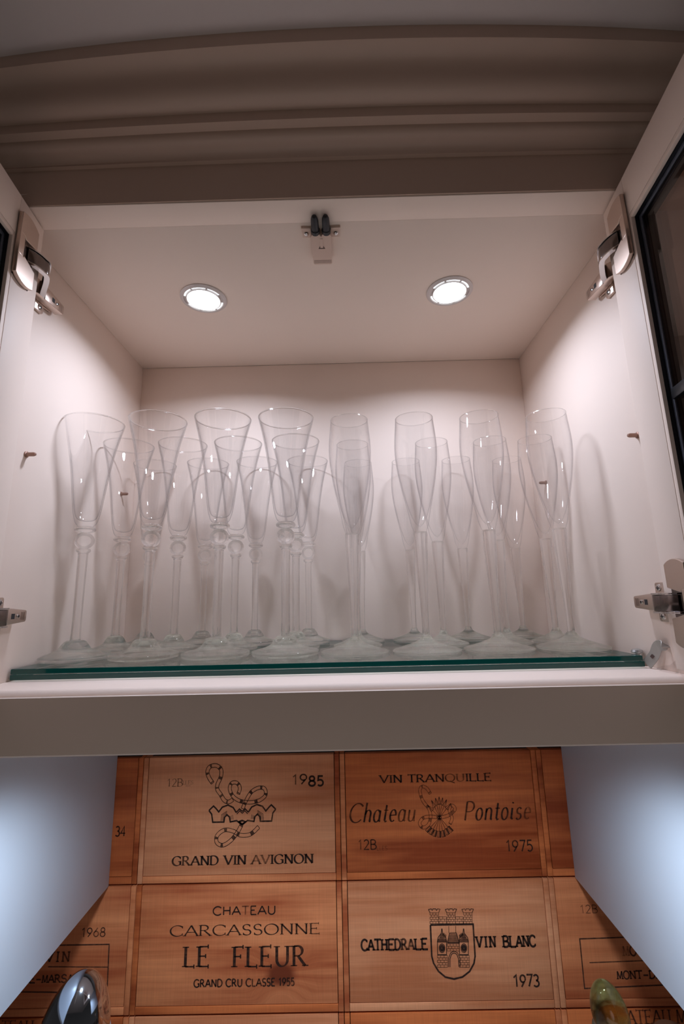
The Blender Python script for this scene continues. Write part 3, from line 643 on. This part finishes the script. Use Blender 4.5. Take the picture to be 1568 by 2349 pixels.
stamp(t, 'lettering', d)
def TA(pts): return [(-.2035+(x-820)*.000296, -.2753-(y-400)*.000262) for x, y in pts]
def ribbon(mb, pts, w, lw=.0011, n=6, fade=.1):
    c = [(p.x, p.y) for p in catmull([(a, b, 0) for a, b in pts], n)]
    L_, R_ = [], []
    for i, p in enumerate(c):
        a, b = c[max(0, i-1)], c[min(len(c)-1, i+1)]; dx, dz = b[0]-a[0], b[1]-a[1]; l = math.hypot(dx, dz) or 1
        L_.append((p[0]-dz/l*w/2, p[1]+dx/l*w/2)); R_.append((p[0]+dz/l*w/2, p[1]-dx/l*w/2))
    stroke(mb, L_, lw, fade); stroke(mb, R_, lw, fade); stroke(mb, [L_[0], R_[0]], lw, fade); stroke(mb, [L_[-1], R_[-1]], lw, fade)
    for i in range(1, len(c)-1):                       # shading hatches near the bends
        if i % 9 in (0, 1): 
            for k in (.2, .4, .6, .8): stroke(mb, [(L_[i][0]*(1-k)+R_[i][0]*k, L_[i][1]*(1-k)+R_[i][1]*k), (L_[i+1][0]*(1-k)+R_[i+1][0]*k, L_[i+1][1]*(1-k)+R_[i+1][1]*k)], lw*.9, fade)
def d(mb):
    ribbon(mb, TA([(704, 276), (680, 240), (668, 200), (684, 168), (725, 162), (755, 190), (755, 235), (735, 285), (735, 318), (758, 352), (780, 388), (808, 400), (835, 385)]), .0064)
    ribbon(mb, TA([(868, 350), (878, 312), (858, 278), (824, 280), (814, 318), (836, 365), (880, 395), (940, 405), (1000, 395), (1040, 362), (1035, 320), (1000, 312), (955, 335), (925, 380), (905, 425), (898, 445)]), .0058)
    ribbon(mb, TA([(893, 545), (870, 590), (830, 642), (780, 672), (742, 655), (742, 612), (785, 578), (840, 585), (890, 612), (950, 606), (1000, 562)]), .0062)
    th = .0026
    for s_ in (1, -1):
        mir = lambda P: [(896+s_*(x-896), y) for x, y in P]
        stroke(mb, TA(mir([(686, 452), (714, 424), (730, 440), (748, 462), (770, 432), (805, 420), (838, 436), (858, 468)])), th, .15 if s_ < 0 else .02)
        stroke(mb, TA(mir([(686, 452), (704, 476), (712, 527), (782, 527), (786, 496), (801, 482), (816, 496), (822, 527), (862, 520), (896, 548)])), th, .2 if s_ < 0 else 0)
        stroke(mb, TA(mir([(858, 468), (878, 446), (896, 462)])), th*.8); stroke(mb, TA(mir([(862, 478), (880, 458), (896, 474)])), th*.6)
        for k in (8, 16, 24): stroke(mb, TA(mir([(786-k, 520), (788-k*.9, 492-k*.5), (801, 482-k)])), .0009, .2); stroke(mb, TA(mir([(816+k, 512), (814+k*.9, 492-k*.4)])), .0009, .2)
    stroke(mb, TA([(874, 528), (896, 542), (918, 528), (896, 520), (874, 528)]), .0030)
stamp(t, 'emblem', d)
# --- VIN TRANQUILLE / Chateau Pontoise 1975
t, _ = crate(2, 2, ORANGE, 2.3, 'orange wine crate stamped VIN TRANQUILLE Chateau Pontoise 1975', bands=1.25, lb=TAN, rb=ORANGE)
def d(mb):
    text(mb, 'VIN TRANQUILLE', .0762, .2842, -.2482, -.2355, 'serif', .24, [.1, .1, 0, 0, .1, .05, .1, .15, .45, .55, .1, 0, .05, .2])
    text(mb, 'Chateau', .0158, .1378, -.3136, -.2826, 'italic', .115, [.35, .2, .15, .2, .2, .4, .5], slant=.22)
    text(mb, 'Pontoise', .2282, .3500, -.3138, -.2828, 'italic', .115, [.35, .15, .15, .15, .2, .1, .3, .6], slant=.22)
    text(mb, '12B', .0328, .0656, -.3579, -.3424, 'sans', .12, [.5, .2, .15]); text(mb, 'LLES', .066, .0854, -.3598, -.3530, 'sans', .10, [.5, .6, .6, .5])
    text(mb, '1975', .3019, .3498, -.3654, -.3479, 'sans', .13, [.2, .2, .15, .1], jitter=.03)
stamp(t, 'lettering', d, 'ink')
def TB(pts): return [(.1645+(x-600)*.000282-(y-200)*.0000157, -.2324-(y-200)*.000264-(x-600)*.0000055) for x, y in pts]
def d(mb):
    ribbon(mb, TB([(625, 335), (600, 300), (570, 290), (556, 315), (568, 365), (588, 398), (615, 430), (626, 480), (612, 530), (575, 548), (555, 520), (578, 488), (625, 480), (690, 484), (745, 470), (785, 435), (770, 410), (750, 425), (752, 455), (766, 490), (752, 525)]), .0052, .0008, 5, .25)
    c = (685, 485)
    for k, tip in enumerate([(606, 408), (632, 378), (658, 362), (682, 354), (706, 360), (732, 372), (760, 395)]):
        dx, dy = tip[0]-c[0], tip[1]-c[1]; l = math.hypot(dx, dy); ux, uy = dx/l, dy/l; px, py = -uy, ux
        stroke(mb, TB([c, tip]), .0008, .25); b = (tip[0]-ux*46, tip[1]-uy*46)
        stroke(mb, TB([tip, (b[0]+px*12, b[1]+py*12), b, (b[0]-px*12, b[1]-py*12), tip]), .0008, .25)
    for tip in [(600, 572), (624, 590), (650, 602), (682, 608), (712, 604), (740, 590), (765, 572)]:
        dx, dy = tip[0]-c[0], tip[1]-c[1]; l = math.hypot(dx, dy); ux, uy = dx/l, dy/l; px, py = -uy, ux
        stroke(mb, TB([c, tip]), .0009, .25); b = (tip[0]-ux*38, tip[1]-uy*38)
        stroke(mb, TB([b, (b[0]+px*9, b[1]+py*9), (tip[0]+px*11, tip[1]+py*11), tip, (tip[0]-px*11, tip[1]-py*11), (b[0]-px*9, b[1]-py*9), b]), .0009, .25)
        stroke(mb, TB([(b[0]-px*6, b[1]-py*6), (tip[0]-px*7, tip[1]-py*7)]), .0018, .2)
    stroke(mb, TB(arc(685, 485, 11, 11, 0, 360, 14)), .0012, .1)
stamp(t, 'emblem', d)
# --- CHATEAU CARCASSONNE LE FLEUR 1955
t, _ = crate(1, 1, TAN, 3.1, 'knotty wine crate stamped CHATEAU CARCASSONNE LE FLEUR 1955', knot=(-.1080, -.5480, .0200), bands=1.1, lb=ORANGE, rb=TAN, bb=ORANGE)
def d(mb):
    text(mb, 'CHATEAU', -.2299, -.1177, -.457, -.4441, 'sans', .165, [.05, .05, .1, .45, .1, 0, .1])
    text(mb, 'CARCASSONNE', -.3051, -.0398, -.4880, -.4722, 'serif', .185, [.1, .1, .1, .15, .15, .1, .1, .1, .15, .15, .3])
    text(mb, 'LE', -.2784, -.2348, -.5341, -.5045, 'serif', .17, [.1, .1], track=.2); text(mb, 'FLEUR', -.1922, -.0644, -.5356, -.5060, 'serif', .17, [.1, .1, .15, .2, .15], track=.2)
    text(mb, 'GRAND CRU CLASSE 1955', -.2596, -.0846, -.5644, -.5535, 'sans', .20, [.1]*9+[.1, .2, .3, .2, .15, .1, .1, .1, .1, .2, .3, .3])
stamp(t, 'lettering', d)
# --- CATHEDRALE VIN BLANC 1973
t, _ = crate(2, 1, LIGHT, 4.7, 'pale wine crate stamped CATHEDRALE VIN BLANC 1973 with castle shield', lb=TAN, rb=LIGHT, bb=LIGHT)
def d(mb):
    text(mb, 'CATHEDRALE', .0328, .1501, -.5145, -.4985, 'mono', .20, [.1, .05, .1, .05, .1, .15, .35, .4, .1, .1]); text(mb, 'VIN BLANC', .2348, .3395, -.5131, -.4968, 'mono', .20, [.05]*9)
    text(mb, '1973', .2938, .3400, -.5719, -.5548, 'mono', .16, [.1, .2, .1, .1], jitter=.03)
stamp(t, 'lettering', d)
def TD(pts): return [(.1489+(x-600)*.000277-(y-200)*.0000138, -.4438-(y-200)*.0002345-(x-600)*.0000043) for x, y in pts]
def d(mb):
    stroke(mb, TD([(635, 345), (907, 340), (916, 545), (908, 590), (880, 640), (835, 675), (782, 688), (728, 676), (685, 640), (655, 590), (643, 545), (635, 345)]), .0028, .1)
    lw = .0008
    def bricks(x0, x1, y0, y1, n_, sk=0):
        for k in range(n_+1):
            y = y0+(y1-y0)*k/n_; stroke(mb, TD([(x0+sk*(k/n_), y), (x1+sk*(k/n_), y)]), lw, .25)
            if k < n_:
                yb = y0+(y1-y0)*(k+1)/n_; cnt = max(2, round((x1-x0)/20))
                for j in range(cnt+1):
                    x = x0+(x1-x0)*min(1, max(0, (j+(.5 if k % 2 else 0))/cnt)); stroke(mb, TD([(x+sk*(k/n_), y), (x+sk*(k/n_), yb)]), lw, .25)
    for x0, x1 in ((632, 688), (740, 794), (846, 902)):
        bricks(x0, x1, 266, 336, 5)
        stroke(mb, TD([(x0, 266), (x0-9, 244), (x0+9, 240), (x0+14, 250), ((x0+x1)/2-9, 240), ((x0+x1)/2+9, 240), (x1-14, 250), (x1-7, 240), (x1+9, 242), (x1, 266)]), lw*1.5, .2)
    bricks(690, 738, 292, 336, 3); bricks(796, 844, 292, 336, 3)
    for cx in (708, 846):
        stroke(mb, TD([(cx-30, 455), (cx-24, 425), (cx-4, 398), (cx-1, 368)]), lw*1.6); stroke(mb, TD([(cx+30, 455), (cx+24, 425), (cx+4, 398), (cx+1, 368)]), lw*1.6)
        for k in range(9): stroke(mb, TD([(cx-28+2.4*k if k > 3 else cx-29+k, 455-k*6), (cx+28-2.4*k if k > 3 else cx+29-k, 455-k*6)]), .0011, .2)
        stroke(mb, TD([(cx-29, 455), (cx-28, 535)]), lw*1.4); stroke(mb, TD([(cx+29, 455), (cx+28, 535)]), lw*1.4); stroke(mb, TD([(cx-30, 535), (cx+30, 535)]), lw*1.6)
        for q in (6, 13, 20): stroke(mb, TD(arc(cx, 494, q*.9, q*1.4, 0, 360, 18)), .0022 if q < 20 else .0012, .1)
        bricks(cx-30, cx+34, 540, 615, 5)
    stroke(mb, TD([(742, 460), (756, 398), (800, 397), (818, 460), (742, 460)]), lw*1.5)
    for k in range(8): stroke(mb, TD([(744+2*k, 456-7*k), (816-2.2*k, 456-7*k)]), .0011, .2)
    bricks(740, 818, 466, 512, 3)
    stroke(mb, TD([(757, 614), (758, 560), (768, 532), (784, 524), (800, 532), (811, 560), (814, 612)]), lw*1.6)
    stroke(mb, TD([(748, 614), (749, 556), (762, 524), (784, 512), (806, 524), (820, 556), (822, 612)]), lw*1.4)
    stroke(mb, TD([(752, 352), (752, 396)]), lw); stroke(mb, TD([(796, 352), (796, 396)]), lw)
    for q in (0, 5, 10, 15): stroke(mb, TD(arc(740, 390, 20+q, 22+q, 100, 165, 8)), .0010, .25); stroke(mb, TD(arc(812, 390, 20+q, 22+q, 15, 80, 8)), .0010, .25)
stamp(t, 'emblem', d)
# --- outer columns, mostly hidden by the gables
t, _ = crate(0, 2, ORANGE, 5.2, 'dark orange wine crate marked 34, half behind the left gable', lb=TAN, rb=ORANGE)
stamp(t, 'lettering', lambda mb: text(mb, '34', -.4150, -.3965, -.3285, -.3125, 'sans', .15, [.2, .15]))
t, _ = crate(3, 2, ORANGE, 6.4, 'unmarked dark wine crate, half behind the right gable', lb=ORANGE, rb=TAN)
t, _ = crate(0, 1, TAN, 7.7, 'wine crate stamped 1968 behind the polished steel ovoid', bands=.8, lb=ORANGE, rb=TAN)
def d(mb):
    text(mb, '1968', -.4631, -.4205, -.4866, -.4732, 'sans', .13, [.2, .1, .35, .2], jitter=.02)
    stroke(mb, [(-.68, -.4985), (-.4124, -.4985), (-.4105, -.5705), (-.68, -.5640)], .0020, .15); stroke(mb, [(-.5177, -.5305), (-.4118, -.5325)], .0015, .2)
    text(mb, 'VIN', -.5235, -.4803, -.5233, -.5083, 'mono', .18, [.1, .1, .35]); text(mb, 'MONT-DE-MARSAN', -.6160, -.4597, -.5539, -.5427, 'mono', .19, [.15]*14)
stamp(t, 'lettering', d, 'ink2')
t, _ = crate(3, 1, TAN, 8.1, 'wine crate with framed MONT-DE-MARSAN stamp below the right gable', bands=.7, lb=LIGHT, rb=TAN)
def d(mb):
    text(mb, '12B', .4238, .4538, -.4642, -.4520, 'sans', .10, [.3, .3, .35])
    stroke(mb, [(.69, -.4990), (.4168, -.5030), (.4160, -.5760), (.69, -.5700)], .0020, .15); stroke(mb, [(.4293, -.5385), (.5233, -.5370)], .0015, .2)
    text(mb, 'MO', .4887, .5131, -.5293, -.5151, 'mono', .18, [.7, .3]); text(mb, 'MONT-DE-MARSAN', .4736, .6298, -.5632, -.5518, 'mono', .19, [.1]*14)
stamp(t, 'lettering', d, 'ink2')
t, _ = crate(0, 0, ORANGE, 9.6, 'orange wine crate lettered CHATEAU in the lowest row, far left', lb=TAN, rb=TAN)
stamp(t, 'lettering', lambda mb: text(mb, 'CHATEAU', -.6350, -.5340, -.6245, -.6085, 'serif', .14, [.3]*7), 'ink2')
t, _ = crate(3, 0, ORANGE, 10.9, 'orange wine crate lettered CHATEAU in the lowest row, behind the glass egg', lb=TAN, rb=TAN)
stamp(t, 'lettering', lambda mb: text(mb, 'CHATEAU M', .4500, .5830, -.6275, -.6085, 'serif', .14, [.3]*9), 'ink2')
crate(1, 0, LIGHT, 11.3, 'pale wine crate under the CARCASSONNE crate, only its top edge showing', lb=LIGHT, rb=TAN)
crate(2, 0, ORANGE, 12.8, 'dark brown wine crate under the CATHEDRALE crate, only its top edge showing', lb=ORANGE, rb=TAN)

# ------------------------------------------------------------------ objects standing on the worktop
def egg(cx, cy, cz, rx, rz, prof=None, seg=48, tilt=None):
    m = MB(); m.lathe([(0 if abs(a) == 90 else rx*math.cos(R(a))*(1-.10*math.sin(R(a))), rz*math.sin(R(a))) for a in range(-90, 91, 6)], seg)
    q = Matrix.Rotation(tilt[0], 3, 'Y') @ Matrix.Rotation(tilt[1], 3, 'X') if tilt else Matrix.Identity(3)
    m.v = [tuple(q @ Vector(v)+Vector((cx, cy, cz))) for v in m.v]; return m
t = thing('steel_ovoid', (-.352, .15, -.75), 'polished steel egg shape on a stem in front of the 1968 crate', 'ornament')
egg(-.3585, .15, -.4700, .0440, .0660, tilt=(R(8), R(0))).build('body', M['steelegg'], t, smooth=True)
egg(-.3590, .158, -.4990, .0440, .0600, tilt=(R(8), R(0))).build('rim', M['bluewhite'], t, smooth=True)
MB().lathe([(0, -.750), (.046, -.750), (.047, -.744), (.030, -.736), (.010, -.724), (.008, -.56), (.016, -.533), (0, -.53)], 40, (-.352, .152, 0)).build('stand', M['steelegg'], t, smooth=True)
t = thing('glass_egg', (.364, .15, -.75), 'clear glass egg with olive tint and dark spiky core, before the right crate', 'ornament')
egg(.3620, .15, -.4590, .0232, .0350, tilt=(R(-10), 0)).build('body', M['clearegg'], t, smooth=True)
egg(.3605, .15, -.4520, .0190, .0260, tilt=(R(-10), 0)).build('olive_core', M['olive'], t, smooth=True)
m = MB()
for k in range(26):
    a = random.uniform(0, 6.28); tl = random.uniform(.05, .75); L_ = random.uniform(.010, .017)
    dr = Vector((math.sin(tl)*math.cos(a)*.7, math.sin(tl)*math.sin(a)*.7, math.cos(tl))); b = Vector((.3665, .137, -.4730)); sd = dr.orthogonal().normalized()*.0012; s2 = dr.cross(sd)
    m.add([b+sd, b-sd*.5+s2*.87, b-sd*.5-s2*.87, b+dr*L_], [(0, 1, 2), (0, 1, 3), (1, 2, 3), (2, 0, 3)])
m.build('spiky_core', M['spikes'], t)
MB().lathe([(0, -.4830), (.020, -.4830), (.0265, -.4790), (.0290, -.4880), (.0280, -.5000), (.0180, -.5200), (.0090, -.5600), (.0080, -.7200), (.0300, -.7440), (.0320, -.7500), (0, -.7500)], 40, (.3660, .15, 0)).build('stand', M['clearegg'], t, smooth=True)
m = MB(); m.lathe([(0, -.750), (.030, -.750), (.030, -.742), (.010, -.730), (.009, -.545), (.024, -.535), (.0330, -.518), (.0320, -.499), (.0220, -.4855), (0, -.4810)], 36, (.4440, .15, 0))
tag(m.build('wooden_finial', M['walnut'], smooth=True, org=(.444, .15, -.75)), 'dark brown rounded finial beside the glass egg, only its top in view', 'ornament')

# ------------------------------------------------------------------ bring the module to real size
for me in {o.data for o in bpy.data.objects if o.type == 'MESH'}: me.transform(Matrix.Scale(S, 4))
for o in bpy.data.objects:
    if o.type in ('MESH', 'EMPTY'): o.location = o.location*S
